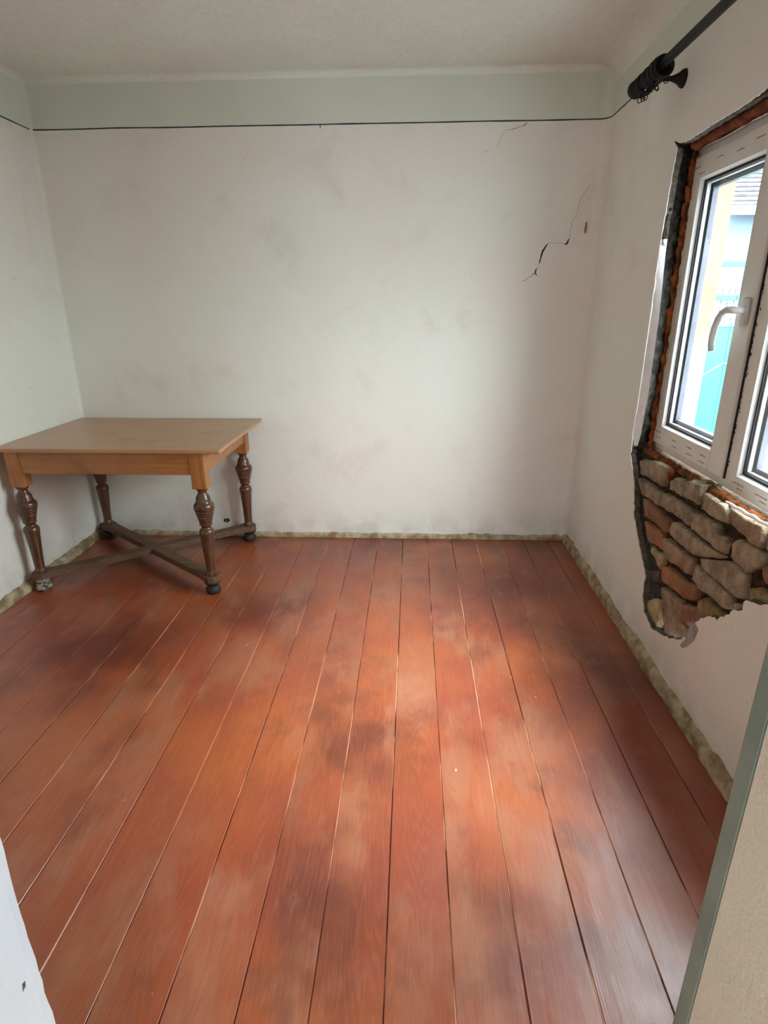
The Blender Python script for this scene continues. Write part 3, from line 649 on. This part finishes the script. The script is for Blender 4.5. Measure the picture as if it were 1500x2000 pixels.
foot = [(.074, .046), (.068, .0455), (.062, .042), (.053, .031), (.047, .029), (.042, .031), (.034, .038), (.025, .0405), (.014, .0405), (.004, .036), (.0005, .031)]
def mesh_of(bm, mt, nm):
    me = bpy.data.meshes.new(nm); bmesh.ops.recalc_face_normals(bm, faces=bm.faces); bm.to_mesh(me); bm.free(); me.materials.append(mt); return me
bm = nb(); box(bm, -HB, HB, -HB, HB, .609, TH-.0205, .003); me_block = mesh_of(bm, M['oak_z'], 'leg_block')
bm = nb(); lathe(bm, prof, 0, 0, 28); me_turn = mesh_of(bm, M['leg'], 'leg')
bm = nb(); lathe(bm, foot, 0, 0, 24); me_foot = mesh_of(bm, M['foot'], 'foot')
bm = nb(); lathe(bm, foot, 0, 0, 24); me_foot2 = mesh_of(bm, M['foot_worn'], 'foot')
for me in (me_turn, me_foot, me_foot2):
    for q in me.polygons: q.use_smooth = len(q.vertices) == 4
for x, y in ((LX0, LY0), (LX1, LY0), (LX0, LY1), (LX1, LY1)):
    lg = link('leg', me_turn, tb, (x, y, 0))
    for nm, me in (('leg_block', me_block), ('foot', me_foot2 if (x == LX0 and y == LY0) else me_foot)):
        c = bpy.data.objects.new(nm, me); COL.objects.link(c); c.parent = lg
    if x == LX0 and y == LY0: c['label'] = 'scuffed pale grey foot'
def stretcher(p, q, z0, z1, gap=False):
    a, b = Vector((*p, 0)), Vector((*q, 0)); t_ = (b-a).normalized(); s = Vector((-t_.y, t_.x, 0)); hw = .033; R = .047
    L = (b-a).length; poly = []
    for sign, base, dirn in ((1, L, 1), (-1, 0, -1)):
        for k in range(9):
            an = math.radians(-120+240*k/8) if dirn > 0 else math.radians(60+240*k/8)
            poly.append((base+R*math.cos(an), R*math.sin(an)))
    # polygon: right end cap then left end cap, waist in between
    cap = math.sin(math.radians(60))*R
    full = []
    for k, (u, v) in enumerate(poly):
        full.append((u, v))
        if k == 8: full += [(L-.075, hw), (.075, hw)]
        if k == 17: full += [(.075, -hw), (L-.075, -hw)]
    bm = nb(); prism(bm, full, lambda u, v: tuple(a+t_*u+s*v+Vector((0, 0, z1))), lambda u, v: tuple(a+t_*u+s*v+Vector((0, 0, z0))))
    bmesh.ops.bevel(bm, geom=[e for e in bm.edges if abs(e.verts[0].co.z-e.verts[1].co.z) < 1e-6], offset=.003, segments=2, affect='EDGES')
    return obj('stretcher', bm, M['stretch'], tb)
stretcher((LX1, LY0), (LX0, LY1), .074, .110)
stretcher((LX0, LY0), (LX1, LY1), .0745, .1108)

# ------------------------------------------------------------------ outside
bm = nb(); box(bm, XO, 20, -12, 30, -.6, -.45); tag(obj('ground_yard', bm, M['concrete']), 'pale concrete yard seen through the window', 'ground', kind='structure')
bm = nb(); box(bm, XO-.05, 3.75, -6, .6, 2.62, 2.74); tag(obj('roof_eave', bm, M['ext']), 'roof eave above the outside of the window', 'eave', kind='structure')
GY = 4.5
gate = tag(thing('yard_gate', (6.3, GY, -.45)), 'turquoise sheet metal yard gate with spear tips, outside the window', 'gate')
for x0, x1 in ((4.7, 6.30), (6.31, 7.9)):
    bm = nb(); box(bm, x0, x1, GY, GY+.03, -.38, 1.21, .004)
    p_ = obj('panel', bm, M['teal'], gate)
    bm = nb()
    for (a, b) in (((x0, -.35), (x1, .75)), ((x0, .75), (x1, -.35))):
        tube(bm, [(a[0], GY-.004, a[1]), (b[0], GY-.004, b[1])], .012, 6)
    obj('cross_rib', bm, M['teal_pale'], p_)
    for z0, z1, mt in ((1.21, 1.265, 'teal_pale'), (1.53, 1.60, 'teal')):
        bm = nb(); box(bm, x0, x1, GY-.02, GY+.04, z0, z1, .004); obj('rail', bm, M[mt], gate)
for k in range(40):
    x = 4.78+k*.0795
    bm = nb(); box(bm, x-.006, x+.006, GY, GY+.012, 1.265, 1.68)
    bm.verts.ensure_lookup_table(); lathe(bm, [(1.655, .002), (1.66, .020), (1.675, .015), (1.735, .0015)], x, GY+.006, 6); obj('spear', bm, M['iron'], gate)
for k in range(12):
    x = 4.9+k*.26
    bm = nb(); tube(bm, [(x+.10*math.cos(a), GY-.008, 1.40+.115*math.sin(a)) for a in [2*math.pi*j/20 for j in range(20)]], .010, 6, True); obj('scroll', bm, M['teal_pale'], gate, smooth=True)
bm = nb(); box(bm, 4.5, 8.0, GY-.02, GY+.05, 1.935, 2.0, .004); obj('top_beam', bm, M['teal'], gate)
for x in (4.6, 8.0):
    bm = nb(); box(bm, x-.06, x+.06, GY-.04, GY+.08, -.46, 2.05, .005); obj('post', bm, M['teal_pale'], gate)
house = tag(thing('neighbour_house', (9, 9, -.45)), 'pale blue rendered house with a tiled roof beyond the gate', 'house')
bm = nb(); box(bm, 3.2, 13, 9.0, 14, -.45, 3.25); obj('wall', bm, M['housewall'], house)
rf = nb(); prism(rf, [(8.7, 3.2), (11.5, 4.75), (14.3, 3.2), (14.3, 3.12), (11.5, 4.62), (8.7, 3.12)], lambda a, b: (8.05, a, b), lambda a, b: (13.3, a, b)); rf = obj('roof', rf, M['rooftile'], house)
bm = nb()
for k in range(14):
    t_ = k/14; box(bm, 8.04, 13.3, 8.68+2.8*t_, 8.74+2.8*t_, 3.2+1.55*t_, 3.235+1.55*t_)
obj('tile_course', bm, M['rooftile'], rf)
bm = nb(); prism(bm, [(8.02, 3.05), (13.0, 3.05), (13.0, 3.2), (8.02, 3.2)], lambda a, b: (a, 8.66, b), lambda a, b: (a, 8.7, b)); obj('fascia', bm, M['carton'], house)
# odds and ends standing in the yard, seen low in the right pane
rk = tag(thing('garden_bench', (6.6, 3.0, -.45)), 'turquoise slatted garden bench with pale rails in the yard', 'bench')
for z0, z1, mt in ((.62, .76, 'teal'), (.43, .57, 'teal'), (.28, .385, 'teal')):
    bm = nb(); box(bm, 6.0, 7.5, 3.02, 3.06, z0, z1, .004); obj('slat', bm, M[mt], rk)
for z in (.40, .225):
    bm = nb(); box(bm, 5.98, 7.52, 2.9, 3.08, z-.02, z+.025, .004); obj('rail', bm, M['carton'], rk)
for x in (6.0, 7.45):
    bm = nb(); box(bm, x, x+.05, 3.0, 3.05, -.45, .8, .004); obj('post', bm, M['teal_pale'], rk)
cb = tag(thing('cardboard_carton', (6.1, 2.7, -.45)), 'white carton standing in front of the turquoise bench', 'box')
bm = nb(); box(bm, 5.85, 6.1, 2.6, 2.9, -.45, .16, .004); obj('body', bm, M['carton'], cb)
bm = nb(); box(bm, 5.845, 6.105, 2.595, 2.75, .16, .166); obj('flap', bm, M['carton'], cb)
cr = tag(thing('wooden_crate', (6.4, 2.75, -.45)), 'small wooden slatted crate beside the white carton', 'crate')
for z in (-.43, -.27, -.11, .03):
    bm = nb(); box(bm, 6.15, 6.65, 2.6, 2.62, z, z+.11, .002); obj('slat', bm, M['crate'], cr)
for x in (6.15, 6.6):
    bm = nb(); box(bm, x, x+.05, 2.62, 2.67, -.45, .15, .002); obj('corner_post', bm, M['crate'], cr)
